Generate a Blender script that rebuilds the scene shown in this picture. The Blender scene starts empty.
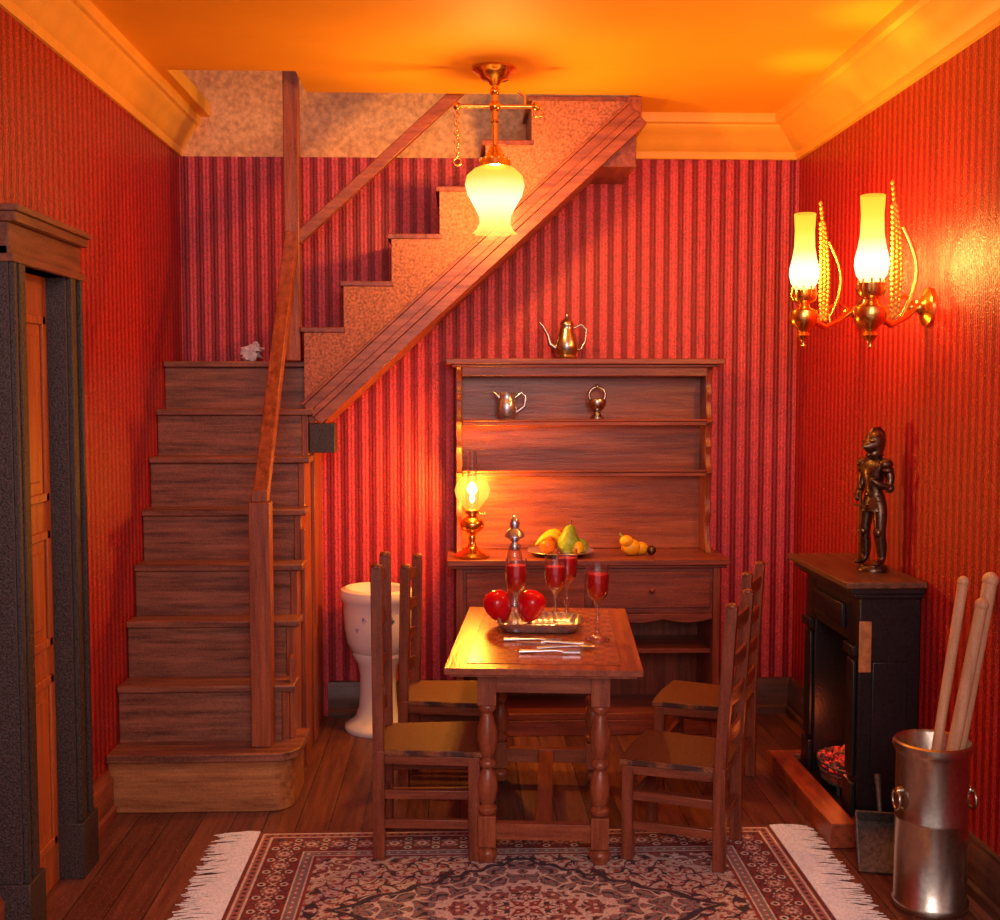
import bpy, math, random
import numpy as np
from mathutils import Vector, Matrix, noise
random.seed(7)
S = bpy.context.scene
pi = math.pi

# ------------------------------------------------------------------ materials
def newmat(name):
    m = bpy.data.materials.new(name); m.use_nodes = True
    nt = m.node_tree; b = nt.nodes['Principled BSDF']
    return m, nt, b

def ramp(nt, fac, stops):
    r = nt.nodes.new('ShaderNodeValToRGB')
    while len(r.color_ramp.elements) < len(stops): r.color_ramp.elements.new(0.5)
    for e, (p, c) in zip(r.color_ramp.elements, stops):
        e.position = p; e.color = (c[0], c[1], c[2], 1)
    nt.links.new(fac, r.inputs[0]); return r

def coords(nt, scale=(1, 1, 1)):
    tc = nt.nodes.new('ShaderNodeTexCoord'); mp = nt.nodes.new('ShaderNodeMapping')
    mp.inputs['Scale'].default_value = scale
    nt.links.new(tc.outputs['Object'], mp.inputs['Vector']); return mp.outputs[0]

def bump(nt, b, h, strength=0.3, dist=0.01):
    bp = nt.nodes.new('ShaderNodeBump'); bp.inputs['Strength'].default_value = strength
    bp.inputs['Distance'].default_value = dist
    nt.links.new(h, bp.inputs['Height']); nt.links.new(bp.outputs[0], b.inputs['Normal'])

def noisen(nt, vec, scale, detail=4, rough=0.6):
    n = nt.nodes.new('ShaderNodeTexNoise'); n.inputs['Scale'].default_value = scale
    n.inputs['Detail'].default_value = detail; n.inputs['Roughness'].default_value = rough
    nt.links.new(vec, n.inputs['Vector']); return n.outputs[0]

def wood(name, c1, c2, axis='x', rough=0.38, sc=34, bs=0.35):
    m, nt, b = newmat(name)
    s = {'x': (.08, 1, 1), 'y': (1, .08, 1), 'z': (1, 1, .08)}[axis]
    v = coords(nt, s); n = noisen(nt, v, sc, 6, .65)
    n2 = noisen(nt, coords(nt), 130, 2)
    mxn = nt.nodes.new('ShaderNodeMath'); mxn.operation = 'MULTIPLY_ADD'; mxn.inputs[1].default_value = .34
    nt.links.new(n2, mxn.inputs[0])
    sub = nt.nodes.new('ShaderNodeMath'); sub.operation = 'SUBTRACT'; sub.inputs[1].default_value = .17; nt.links.new(n, sub.inputs[0]); nt.links.new(sub.outputs[0], mxn.inputs[2])
    r = ramp(nt, mxn.outputs[0], [(.32, c1), (.52, [(a + b_) / 2 for a, b_ in zip(c1, c2)]), (.7, c2)])
    nt.links.new(r.outputs[0], b.inputs['Base Color'])
    b.inputs['Roughness'].default_value = rough
    bump(nt, b, mxn.outputs[0], bs, .006); return m

def plain(name, c, rough=.5, metal=0, var=.12, sc=30, bs=0.1, spec=.5):
    m, nt, b = newmat(name)
    v = coords(nt); n = noisen(nt, v, sc)
    lo = [x * (1 - var) for x in c]; hi = [min(1, x * (1 + var)) for x in c]
    r = ramp(nt, n, [(.35, lo), (.65, hi)])
    nt.links.new(r.outputs[0], b.inputs['Base Color'])
    b.inputs['Roughness'].default_value = rough; b.inputs['Metallic'].default_value = metal
    b.inputs['Specular IOR Level'].default_value = spec
    if bs: bump(nt, b, n, bs, .005)
    return m

def wallpaper(name, axis, dark, light, period=.0735, rough=.42):
    m, nt, b = newmat(name)
    tc = nt.nodes.new('ShaderNodeTexCoord'); sp = nt.nodes.new('ShaderNodeSeparateXYZ')
    nt.links.new(tc.outputs['Object'], sp.inputs[0])
    def M(op, a, b2=None):
        n = nt.nodes.new('ShaderNodeMath'); n.operation = op
        if hasattr(a, 'links'): nt.links.new(a, n.inputs[0])
        else: n.inputs[0].default_value = a
        if b2 is not None:
            if hasattr(b2, 'links'): nt.links.new(b2, n.inputs[1])
            else: n.inputs[1].default_value = b2
        return n.outputs[0]
    s = M('SINE', M('MULTIPLY', sp.outputs[axis], 2 * pi / period))
    f = M('ADD', M('MULTIPLY', s, .5), .5)
    mid = [(a + c) / 2 for a, c in zip(dark, light)]
    r = ramp(nt, f, [(.36, dark), (.5, mid), (.64, light)])
    n = noisen(nt, coords(nt), 110, 2)
    mx = nt.nodes.new('ShaderNodeMixRGB'); mx.blend_type = 'MULTIPLY'; mx.inputs[0].default_value = .6
    r2 = ramp(nt, n, [(.36, (.35, .3, .3)), (.6, (1, 1, 1))])
    nt.links.new(r.outputs[0], mx.inputs[1]); nt.links.new(r2.outputs[0], mx.inputs[2])
    nt.links.new(mx.outputs[0], b.inputs['Base Color'])
    b.inputs['Roughness'].default_value = rough
    s2 = M('SINE', M('MULTIPLY', sp.outputs[axis], 2 * pi / (period / 4)))
    bump(nt, b, M('ADD', M('MULTIPLY', s2, .2), n), .6, .006)
    return m

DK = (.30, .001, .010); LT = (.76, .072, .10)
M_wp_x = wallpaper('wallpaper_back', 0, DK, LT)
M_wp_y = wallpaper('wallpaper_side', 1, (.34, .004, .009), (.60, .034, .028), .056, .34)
M_ceil = plain('ceiling_paint', (.96, .44, .018), .6, var=.04, sc=3, bs=.03)
M_corn = plain('cornice_paint', (.95, .50, .06), .5, var=.05, sc=8, bs=.02)
M_stucco = plain('stucco', (.92, .42, .19), .8, var=.28, sc=34, bs=.7)
M_sideP = plain('stair_side_paper', (.42, .145, .095), .7, var=.45, sc=80, bs=.6)
W = {}
for ax in 'xyz':
    W['stair' + ax] = wood('stair_wood_' + ax, (.10, .033, .02), (.42, .155, .09), ax)
    W['chair' + ax] = wood('chair_wood_' + ax, (.12, .026, .014), (.34, .09, .04), ax, .3)
    W['dress' + ax] = wood('dresser_wood_' + ax, (.13, .025, .015), (.34, .08, .042), ax, .36)
    W['table' + ax] = wood('table_wood_' + ax, (.19, .04, .02), (.45, .13, .055), ax, .28)
    W['trim' + ax] = wood('dark_trim_' + ax, (.05, .02, .014), (.16, .062, .04), ax, .35)
    W['rail' + ax] = wood('rail_wood_' + ax, (.19, .038, .016), (.46, .12, .045), ax, .35)
M_step1_lit = wood('bottom_step_lit_wood', (.26, .085, .03), (.62, .25, .09), 'x')  # stair wood coloured lighter and more orange, painting in the closer light
M_door = wood('door_wood', (.36, .08, .018), (.62, .18, .045), 'z')
M_header = wood('door_header', (.11, .036, .02), (.30, .11, .055), 'y')
M_casing = plain('door_casing_black', (.05, .036, .034), .42, var=.8, sc=160, bs=.6)
M_black = plain('black_mantel', (.014, .012, .014), .32, var=.4, sc=90, bs=.25)
M_mantop = wood('mantel_top', (.07, .028, .018), (.24, .10, .05), 'y')
M_hearth = wood('hearth_wood', (.18, .035, .016), (.45, .10, .035), 'y')
M_tile = plain('orange_tile', (.5, .2, .07), .4, var=.3)
M_brass = plain('brass', (.95, .52, .12), .22, 1, var=.1, bs=0)
M_gilt = plain('gilt_beads', (1, .56, .10), .36, .55, var=.1, bs=0)
M_silver = plain('silver', (.66, .72, .82), .25, .9, var=.1, bs=.05)
M_pewter = plain('pewter', (.54, .50, .42), .26, 1, var=.12, sc=60, bs=.08)
M_bronze = plain('bronze', (.14, .09, .058), .32, .9, var=.4, sc=80, bs=.2)
M_iron = plain('iron', (.12, .11, .105), .5, .6, var=.4, sc=80, bs=.3)
M_stick = wood('stick_wood', (.45, .24, .12), (.72, .44, .26), 'z', .5)
M_paper = plain('white_paper', (.85, .8, .8), .7, var=.08)
M_fringe = plain('fringe_cotton', (.92, .83, .80), .9, var=.18, sc=120, bs=.5)
M_yellow = plain('yellow_fruit', (.9, .5, .02), .4, var=.12)
M_green = plain('green_fruit', (.25, .38, .04), .4, var=.35, sc=12)
M_redf = plain('orange_fruit', (.75, .16, .02), .35, var=.35, sc=12)
# woven rush seat
m, nt, b = newmat('rush_seat')
wv_ = nt.nodes.new('ShaderNodeTexWave'); wv_.inputs['Scale'].default_value = 26; wv_.inputs['Distortion'].default_value = 3; wv_.inputs['Detail'].default_value = 3
wv_.bands_direction = 'Y'; nt.links.new(coords(nt), wv_.inputs['Vector'])
n = noisen(nt, coords(nt), 130, 3)
ad = nt.nodes.new('ShaderNodeMath'); ad.operation = 'MULTIPLY'; nt.links.new(wv_.outputs[1], ad.inputs[0]); nt.links.new(n, ad.inputs[1])
r = ramp(nt, ad.outputs[0], [(.08, (.06, .018, .010)), (.28, (.15, .045, .02)), (.55, (.32, .10, .035))])
nt.links.new(r.outputs[0], b.inputs['Base Color']); b.inputs['Roughness'].default_value = .5; bump(nt, b, ad.outputs[0], .8, .006)
M_rush = m

def glass(name, tint=(1, 1, 1), base=.06):
    m = bpy.data.materials.new(name); m.use_nodes = True; nt = m.node_tree; nt.nodes.clear()
    o = nt.nodes.new('ShaderNodeOutputMaterial'); mx = nt.nodes.new('ShaderNodeMixShader')
    t = nt.nodes.new('ShaderNodeBsdfTransparent'); g = nt.nodes.new('ShaderNodeBsdfGlossy')
    t.inputs[0].default_value = (*tint, 1); g.inputs['Roughness'].default_value = .05
    lw = nt.nodes.new('ShaderNodeLayerWeight'); lw.inputs[0].default_value = .4
    ad = nt.nodes.new('ShaderNodeMath'); ad.operation = 'ADD'; ad.inputs[1].default_value = base; ad.use_clamp = True
    nt.links.new(lw.outputs['Facing'], ad.inputs[0]); nt.links.new(ad.outputs[0], mx.inputs[0])
    nt.links.new(t.outputs[0], mx.inputs[1]); nt.links.new(g.outputs[0], mx.inputs[2])
    nt.links.new(mx.outputs[0], o.inputs[0]); return m
M_glass = glass('clear_glass', (.96, .95, .95), .10)
M_wine = plain('red_wine', (.62, .002, .012), .08, var=.05, bs=0)
M_wine.node_tree.nodes['Principled BSDF'].inputs['Subsurface Weight'].default_value = .3
M_wine.node_tree.nodes['Principled BSDF'].inputs['Subsurface Radius'].default_value = (.1, .01, .01)

def shade_mat(name, z0, z1, stops, tr=.45, strength=1.0):
    """lit frosted glass: partly see-through, glowing by height (local z)"""
    m = bpy.data.materials.new(name); m.use_nodes = True; nt = m.node_tree; nt.nodes.clear()
    o = nt.nodes.new('ShaderNodeOutputMaterial'); mx = nt.nodes.new('ShaderNodeMixShader')
    mx.inputs[0].default_value = 1 - tr
    t = nt.nodes.new('ShaderNodeBsdfTransparent'); e = nt.nodes.new('ShaderNodeEmission')
    tc = nt.nodes.new('ShaderNodeTexCoord'); sp = nt.nodes.new('ShaderNodeSeparateXYZ')
    nt.links.new(tc.outputs['Object'], sp.inputs[0])
    mr = nt.nodes.new('ShaderNodeMapRange'); mr.inputs[1].default_value = z0; mr.inputs[2].default_value = z1
    nt.links.new(sp.outputs[2], mr.inputs[0])
    r = ramp(nt, mr.outputs[0], stops)
    nt.links.new(r.outputs[0], e.inputs[0]); e.inputs[1].default_value = strength
    nt.links.new(t.outputs[0], mx.inputs[1]); nt.links.new(e.outputs[0], mx.inputs[2])
    nt.links.new(mx.outputs[0], o.inputs[0]); return m

def emis(name, c, s):
    m, nt, b = newmat(name); b.inputs['Base Color'].default_value = (*c, 1)
    b.inputs['Emission Color'].default_value = (*c, 1); b.inputs['Emission Strength'].default_value = s; return m
M_flame = emis('flame', (1, .75, .35), 14)

# ------------------------------------------------------------------ mesh builder
class MB:
    def __init__(s): s.v = []; s.f = []; s.m = []; s.sm = []; s.mats = []
    def mi(s, mat):
        if mat not in s.mats: s.mats.append(mat)
        return s.mats.index(mat)
    def add(s, vs, fs, mat, smooth=False, M=None):
        o = len(s.v); k = s.mi(mat)
        for p in vs:
            p = Vector(p)
            if M is not None: p = M @ p
            s.v.append(p)
        for f in fs: s.f.append([i + o for i in f]); s.m.append(k); s.sm.append(smooth)
    def box(s, x0, x1, y0, y1, z0, z1, mat, M=None):
        vs = [(x, y, z) for z in (z0, z1) for y in (y0, y1) for x in (x0, x1)]
        fs = [(0, 2, 3, 1), (4, 5, 7, 6), (0, 1, 5, 4), (2, 6, 7, 3), (0, 4, 6, 2), (1, 3, 7, 5)]
        s.add(vs, fs, mat, False, M)
    def beam(s, a, b, w, d, mat, up=(0, 0, 1)):
        a = Vector(a); b = Vector(b); t = (b - a).normalized(); up = Vector(up)
        if abs(t.dot(up)) > .99: up = Vector((0, 1, 0))
        r = t.cross(up).normalized(); u = r.cross(t)
        vs = []
        for p in (a, b):
            for i, j in ((-1, -1), (1, -1), (1, 1), (-1, 1)): vs.append(p + r * i * w / 2 + u * j * d / 2)
        s.add(vs, [(3, 2, 1, 0), (4, 5, 6, 7), (0, 1, 5, 4), (1, 2, 6, 5), (2, 3, 7, 6), (3, 0, 4, 7)], mat)
    def lathe(s, prof, mat, c=(0, 0, 0), n=28, sx=1, sy=1, M=None, wav=None, cap=True, smooth=True):
        vs = []; fs = []
        for r, z in prof:
            for i in range(n):
                a = 2 * pi * i / n
                rr = r if wav is None else r * (1 + wav(a, z))
                vs.append((c[0] + rr * math.cos(a) * sx, c[1] + rr * math.sin(a) * sy, c[2] + z))
        for k in range(len(prof) - 1):
            for i in range(n):
                j = (i + 1) % n; fs.append((k * n + i, k * n + j, (k + 1) * n + j, (k + 1) * n + i))
        if cap:
            if prof[0][0] > 1e-4: fs.append(tuple(reversed(range(n))))
            if prof[-1][0] > 1e-4: fs.append(tuple((len(prof) - 1) * n + i for i in range(n)))
        s.add(vs, fs, mat, smooth, M)
    def tube(s, pts, r, mat, n=10, smooth=True, M=None):
        pts = [Vector(p) for p in pts]; rs = r if isinstance(r, (list, tuple)) else [r] * len(pts)
        vs = []; fs = []; ref = None
        for i, p in enumerate(pts):
            t = (pts[min(i + 1, len(pts) - 1)] - pts[max(i - 1, 0)]).normalized()
            if ref is None:
                ref = Vector((0, 0, 1)) if abs(t.z) < .9 else Vector((1, 0, 0))
            x = (ref - t * ref.dot(t)).normalized(); ref = x; y = t.cross(x)
            for k in range(n):
                a = 2 * pi * k / n; vs.append(p + (x * math.cos(a) + y * math.sin(a)) * rs[i])
        for i in range(len(pts) - 1):
            for k in range(n):
                j = (k + 1) % n; fs.append((i * n + k, i * n + j, (i + 1) * n + j, (i + 1) * n + k))
        fs.append(tuple(reversed(range(n)))); fs.append(tuple((len(pts) - 1) * n + k for k in range(n)))
        s.add(vs, fs, mat, smooth, M)
    def prism(s, poly, h0, h1, axis, mat, M=None):
        """poly 2D extruded along axis: x->(y,z) y->(x,z) z->(x,y)"""
        def P(a, b, h): return {'x': (h, a, b), 'y': (a, h, b), 'z': (a, b, h)}[axis]
        n = len(poly)
        vs = [P(a, b, h0) for a, b in poly] + [P(a, b, h1) for a, b in poly]
        fs = [tuple(range(n)), tuple(reversed(range(n, 2 * n)))]
        for i in range(n): j = (i + 1) % n; fs.append((i, i + n, j + n, j))
        s.add(vs, fs, mat, False, M)
    def sphere(s, c, r, mat, n=16, M=None, disp=0):
        if not isinstance(r, (tuple, list)): r = (r, r, r)
        vs = []; fs = []; m = n // 2
        for k in range(m + 1):
            ph = pi * k / m
            for i in range(n):
                a = 2 * pi * i / n
                d = Vector((math.sin(ph) * math.cos(a), math.sin(ph) * math.sin(a), math.cos(ph)))
                q = 1 + (disp * noise.noise(d * 2.3 + Vector(c) * 37) if disp else 0)
                vs.append((c[0] + r[0] * d.x * q, c[1] + r[1] * d.y * q, c[2] + r[2] * d.z * q))
        for k in range(m):
            for i in range(n):
                j = (i + 1) % n; fs.append((k * n + i, (k + 1) * n + i, (k + 1) * n + j, k * n + j))
        s.add(vs, fs, mat, True, M)
    def torus(s, c, R, r, mat, axis='z', n=20, M=None):
        pts = []
        for i in range(n + 1):
            a = 2 * pi * i / n; u, w = R * math.cos(a), R * math.sin(a)
            pts.append({'z': (c[0] + u, c[1] + w, c[2]), 'y': (c[0] + u, c[1], c[2] + w), 'x': (c[0], c[1] + u, c[2] + w)}[axis])
        s.tube(pts, r, mat, 8, M=M)
    def build(s, name, loc=(0, 0, 0), rz=0, parent=None, bevel=0, rot=None, fix=True):
        me = bpy.data.meshes.new(name); me.from_pydata([tuple(p) for p in s.v], [], s.f)
        for m in s.mats: me.materials.append(m)
        me.polygons.foreach_set('material_index', s.m); me.polygons.foreach_set('use_smooth', s.sm)
        me.update()
        if fix:
            import bmesh
            bm = bmesh.new(); bm.from_mesh(me)
            bmesh.ops.recalc_face_normals(bm, faces=bm.faces); bm.to_mesh(me); bm.free()
        try: me.set_sharp_from_angle(angle=math.radians(50))
        except Exception: pass
        o = bpy.data.objects.new(name, me); S.collection.objects.link(o)
        o.location = loc; o.rotation_euler = rot if rot else (0, 0, rz)
        if parent: o.parent = parent
        if bevel:
            b = o.modifiers.new('bevel', 'BEVEL'); b.width = bevel; b.segments = 2; b.limit_method = 'ANGLE'; b.angle_limit = math.radians(50)
        return o

def empty(name, loc=(0, 0, 0), rz=0):
    e = bpy.data.objects.new(name, None); S.collection.objects.link(e); e.location = loc; e.rotation_euler = (0, 0, rz)
    e.empty_display_size = .1; return e

def point(name, loc, energy, col, radius, parent=None):
    l = bpy.data.lights.new(name, 'POINT'); l.energy = energy; l.color = col; l.shadow_soft_size = radius
    o = bpy.data.objects.new(name, l); S.collection.objects.link(o); o.location = loc
    if parent: o.parent = parent
    return o

# ------------------------------------------------------------------ room
XL, XR, YB, YF, ZC = -1.44, 1.78, 6.05, 1.2, 3.13
m, nt, b = newmat('floor_boards')
v = coords(nt); sp = nt.nodes.new('ShaderNodeSeparateXYZ'); nt.links.new(v, sp.inputs[0])
def mm(op, a, c=None):
    n = nt.nodes.new('ShaderNodeMath'); n.operation = op
    nt.links.new(a, n.inputs[0])
    if c is not None:
        if hasattr(c, 'links'): nt.links.new(c, n.inputs[1])
        else: n.inputs[1].default_value = c
    return n.outputs[0]
px = mm('DIVIDE', sp.outputs[0], .13); fr = mm('FRACT', px); fl = mm('FLOOR', px)
gap = mm('GREATER_THAN', fr, .965)
wn = nt.nodes.new('ShaderNodeTexWhiteNoise'); wn.noise_dimensions = '1D'; nt.links.new(fl, wn.inputs['W'])
grain = noisen(nt, coords(nt, (1, .06, 1)), 40, 6)
mixv = mm('ADD', mm('MULTIPLY', grain, .8), mm('MULTIPLY', wn.outputs[0], .28))
rr = ramp(nt, mixv, [(.3, (.06, .016, .011)), (.55, (.15, .044, .026)), (.8, (.28, .10, .06))])
spk = ramp(nt, noisen(nt, coords(nt), 190, 1), [(.675, (0, 0, 0)), (.72, (1, 1, 1))])
mx = nt.nodes.new('ShaderNodeMixRGB'); nt.links.new(gap, mx.inputs[0]); nt.links.new(rr.outputs[0], mx.inputs[1]); mx.inputs[2].default_value = (.01, .004, .003, 1)
mx2 = nt.nodes.new('ShaderNodeMixRGB'); nt.links.new(spk.outputs[0], mx2.inputs[0]); nt.links.new(mx.outputs[0], mx2.inputs[1]); mx2.inputs[2].default_value = (.6, .42, .37, 1)
nt.links.new(mx2.outputs[0], b.inputs['Base Color']); b.inputs['Roughness'].default_value = .42
bump(nt, b, mm('SUBTRACT', grain, gap), .3, .004)
M_floor = m
g = MB(); g.box(XL - .08, XR + .08, YF, YB + .08, -.08, 0, M_floor); g.build('floor')
g = MB(); g.box(XL - .08, XR + .08, YB, YB + .08, 0, 2.93, M_wp_x); g.build('wall_back')
g = MB(); g.box(XL - .08, XR + .08, YB, YB + .08, 2.93, 4.4, M_stucco); g.build('wall_back_upper')
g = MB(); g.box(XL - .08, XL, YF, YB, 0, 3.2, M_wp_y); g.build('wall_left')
g = MB(); g.box(XL - .08, XL, 4.2, YB, 3.2, 4.4, M_stucco); g.build('wall_left_upper')
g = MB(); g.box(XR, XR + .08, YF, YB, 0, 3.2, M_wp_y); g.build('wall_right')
g = MB()
g.box(XL - .08, XR + .08, YF, 5.18, ZC, ZC + .07, M_ceil)
g.box(-.72, XR + .08, 5.18, 5.54, ZC, ZC + .07, M_ceil)
g.box(.85, XR + .08, 5.54, YB, ZC, ZC + .07, M_ceil)
g.box(XL, -1.28, 5.18, YB, ZC, ZC + .07, M_ceil)
g.build('ceiling')
prof = [(0, -.20), (.022, -.20), (.03, -.185), (.03, -.165), (.05, -.155), (.075, -.125), (.11, -.085), (.145, -.065), (.15, -.05), (.175, -.045), (.18, -.03), (.18, 0), (0, 0)]
g = MB(); g.prism([(XL + d * .62, ZC + z) for d, z in prof], YF, YB, 'y', M_corn); g.build('trim_1')
g = MB(); g.prism([(XR - d, ZC + z) for d, z in prof], YF, YB, 'y', M_corn); g.build('trim_2')
g = MB(); g.prism([(YB - d, ZC + z) for d, z in prof], .80, XR - .02, 'x', M_corn); g.build('trim_3')
def bb(p0, p1, side, name):
    pr = [(0, 0), (.04, 0), (.04, .035), (.028, .045), (.028, .15), (.018, .165), (.014, .185), (0, .19)]
    g = MB()
    if side == 'back': g.prism([(YB - d, z) for d, z in pr], p0, p1, 'x', W['trimx'])
    elif side == 'left': g.prism([(XL + d, z) for d, z in pr], p0, p1, 'y', W['raily'])
    else: g.prism([(XR - d, z) for d, z in pr], p0, p1, 'y', W['trimy'])
    g.build(name)
bb(-.70, XR, 'back', 'baseboard_back'); bb(YF, 3.52, 'left', 'baseboard_left'); bb(4.19, 4.64, 'left', 'baseboard_left.001')
bb(YF, 4.28, 'right', 'baseboard_right'); bb(5.08, YB, 'right', 'baseboard_right.001')

# door on left wall
g = MB()
XD = XL + .001
xf = XL + .10
y0, y1, zt = 3.53, 4.18, 2.285
ya, yb = 3.65, 4.03
g.box(XD, xf - .015, y0, ya, 0, zt - .12, M_casing); g.box(XD, xf - .015, yb, y1, 0, zt - .12, M_casing)
for a, c in ((y0 + .008, y0 + .03), (y0 + .05, y0 + .10), (yb + .015, yb + .065), (y1 - .035, y1 - .012)): g.box(xf - .02, xf, a, c, .2, zt - .16, M_casing)
for a, c in ((y0 - .01, ya + .005), (yb - .005, y1 + .01)): g.box(XD, xf + .008, a, c, 0, .2, M_casing)
g.box(XD, xf - .01, y0, y1, zt - .17, zt - .05, M_header)
g.box(XD, xf + .005, y0 - .01, y1 + .01, zt - .17, zt - .145, M_header)
g.box(XD, xf + .015, y0 - .012, y1 + .012, zt - .05, zt - .02, M_header)
g.box(XD, xf + .025, y0 - .02, y1 + .02, zt - .02, zt, M_header)
g.box(XD, XL + .02, ya, yb, 0, zt - .17, M_door)
for z0_, z1_ in ((.15, .75), (.85, 1.25), (1.35, 1.98)):
    g.box(XL + .02, XL + .03, 3.69, 3.99, z0_, z0_ + .03, M_door); g.box(XL + .02, XL + .03, 3.69, 3.99, z1_ - .03, z1_, M_door)
    g.box(XL + .02, XL + .03, 3.69, 3.72, z0_, z1_, M_door); g.box(XL + .02, XL + .03, 3.96, 3.99, z0_, z1_, M_door)
    g.box(XL + .02, XL + .026, 3.76, 3.92, z0_ + .07, z1_ - .07, M_door)
g.sphere((XL + .05, 3.69, 1.05), .022, M_brass)
g.build('door_1', bevel=.004)

# ------------------------------------------------------------------ staircase
st = empty('staircase')
ys = [4.66, 4.80, 4.95, 5.08, 5.22, 5.36, 5.50, 5.65]
zs = [.25, .49, .735, .96, 1.19, 1.42, 1.64, 1.87]
xr = -.725
g = MB()
for i in range(1, 8):
    yn = ys[i + 1] if i < 7 else YB - .005
    g.box(XL + .001, xr - .03, ys[i] + .02, yn + .03 if i < 7 else YB - .005, zs[i - 1] - .03, zs[i] - .03, W['stairx'])
    g.box(XL + .001, xr + .025, ys[i], yn + .02 if i < 7 else YB - .005, zs[i] - .03, zs[i], W['stairx'])
g.build('steps', parent=st, bevel=.006)
g = MB()
poly = [(ys[1] + .02, 0)]
poly.append((YB - .005, 0)); poly.append((YB - .005, 1.84))
for i in range(7, 0, -1):
    poly.append((ys[i] + .02, zs[i] - .03)); poly.append((ys[i] + .02, (zs[i - 1] - .03)))
g.prism(poly[:-1] , xr - .03, xr, 'x', W['railz'])
g.box(xr, xr + .018, 5.60, 5.68, 0, 1.56, W['railz']); g.box(xr, xr + .018, 5.22, 5.29, 0, 1.1, W['railz']); g.box(xr, xr + .018, 4.84, 4.90, .25, .6, W['railz'])
g.build('side_panel', parent=st, bevel=.003)
g = MB()
def bull(x1, yf, yb_, r):
    p = [(XL + .001, yb_), (XL + .001, yf)]
    for k in range(9):
        a = -pi / 2 + (pi / 2) * k / 8; p.append((x1 - r + r * math.cos(a), yf + r + r * math.sin(a)))
    p.append((x1, yb_)); return p
g.prism(bull(-.69, 4.66, 5.0, .10), 0, .215, 'z', M_step1_lit)
g.prism(bull(-.662, 4.635, 5.0, .11), .215, .25, 'z', W['stairx'])
g.build('bottom_step', parent=st, bevel=.005)
g = MB()
nx, ny = -.825, 4.765
g.box(nx - .043, nx + .043, ny - .043, ny + .043, .25, 1.27, W['railz']); g.box(nx - .033, nx + .033, ny - .033, ny + .033, 1.27, 1.32, W['railz'])
px_, py_ = -.80, 5.60
g.box(px_ - .036, px_ + .036, py_ - .036, py_ + .036, 1.87, 3.30, W['railz'])
g.beam((nx, ny, 1.27), (px_, py_ - .02, 2.47), .06, .055, W['raily'])
g.beam((px_ + .02, py_ + .01, 2.45), (.02, py_ + .01, 3.18), .045, .055, W['railx'])
g.build('newels_and_handrail', parent=st, bevel=.004)
yfp = 5.58
rx = [-.745, -.555, -.325, -.095, .125, .345]
rz_ = [2.03, 2.25, 2.475, 2.70, 2.92, 3.13]
g = MB()
for i in range(6):
    x1 = rx[i + 1] if i < 5 else .83
    lo = 1.87 if i == 0 else rz_[i - 1]
    g.box(rx[i] + .0, x1 + .02, yfp, YB - .005, lo - .12, rz_[i] - .025, W['dressy'])
    g.box(rx[i] - .02, x1 + .01, yfp - .025, YB - .005, rz_[i] - .025, rz_[i] - (.002 if i == 5 else 0), W['dressy'])
g.build('upper_steps', parent=st, bevel=.004)
g = MB()
poly = []
for i in range(6):
    poly.append((rx[i], 1.87 if i == 0 else rz_[i - 1] - .025)); poly.append((rx[i], rz_[i] - .025))
poly += [(.845, 3.105), (.845, 3.0), (-.715, 1.565), (-.745, 1.60)]
g.prism(poly, yfp - .02, yfp, 'y', M_sideP)
g.build('upper_side_panel', parent=st)
g = MB()
a = Vector((-.70, 0, 1.60)); e = Vector((.86, 0, 3.035))
def sb(off, w, yy0, yy1, mat):
    d = (e - a).normalized(); n_ = Vector((-d.z, 0, d.x))
    p = [a + n_ * off, e + n_ * off, e + n_ * (off + w), a + n_ * (off + w)]
    g.prism([(q.x, min(q.z, 3.128)) for q in p], yy0, yy1, 'y', mat)
sb(-.05, .05, yfp - .045, YB - .01, W['railx'])
sb(.0, .03, yfp - .055, yfp, W['railx']); sb(.03, .045, yfp - .035, yfp, W['railx'])
sb(.075, .014, yfp - .045, yfp, W['railx'])
g.box(-.72, -.60, yfp - .06, yfp + .06, 1.43, 1.57, M_casing)
g.box(.80, .87, yfp - .03, YB - .005, 2.98, 3.128, W['raily'])
g.build('string_moulding', parent=st, bevel=.003)
g = MB(); g.sphere((0, 0, .038), (.046, .042, .04), M_paper, 22, disp=.7); g.sphere((.02, -.01, .062), (.03, .03, .026), M_paper, 16, disp=.8); g.build('crumpled_paper', (-1.03, 5.74, 1.872))

# ------------------------------------------------------------------ dresser
g = MB()
X0, X1 = -.02, 1.29
yfd, ybk = 5.62, 6.02
g.box(X0 - .045, X1 + .045, yfd - .02, ybk, .865, .895, W['dressx'])
g.box(X0 - .03, X1 + .03, yfd - .008, ybk, .85, .865, W['dressx'])
for x in (X0, X1 - .035): g.box(x, x + .035, yfd, ybk, 0, .86, W['dressz'])
g.box(X0, X1, yfd + .03, ybk, .08, .115, W['dressx']); g.box(X0, X1, yfd + .03, yfd + .05, 0, .08, W['dressx'])
g.box(X0, X1, yfd + .05, ybk, .41, .435, W['dressx'])
g.box(X0, X1, ybk - .02, ybk, .1, .86, W['dressz'])
g.box(X0, X1, yfd + .015, yfd + .03, .62, .85, W['dressx'])
xm = (X0 + X1) / 2
for x0_, x1_ in ((X0 + .05, xm - .02), (xm + .02, X1 - .05)):
    g.box(x0_, x1_, yfd - .002, yfd + .02, .65, .83, W['dressx'])
    g.sphere(((x0_ + x1_) / 2, yfd - .015, .74), .015, W['dressx'])
pp = [(X0 + .035, .62)] + [(X0 + .035 + (X1 - X0 - .07) * k / 40, .59 - .018 * abs(math.sin(pi * k / 8))) for k in range(41)] + [(X1 - .035, .62)]
g.prism(pp, yfd + .01, yfd + .028, 'y', W['dressx'])
ds = .20; yu = ybk - ds
shelves = [1.31, 1.57]
levels = [.895, 1.31, 1.57, 1.86]
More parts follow.
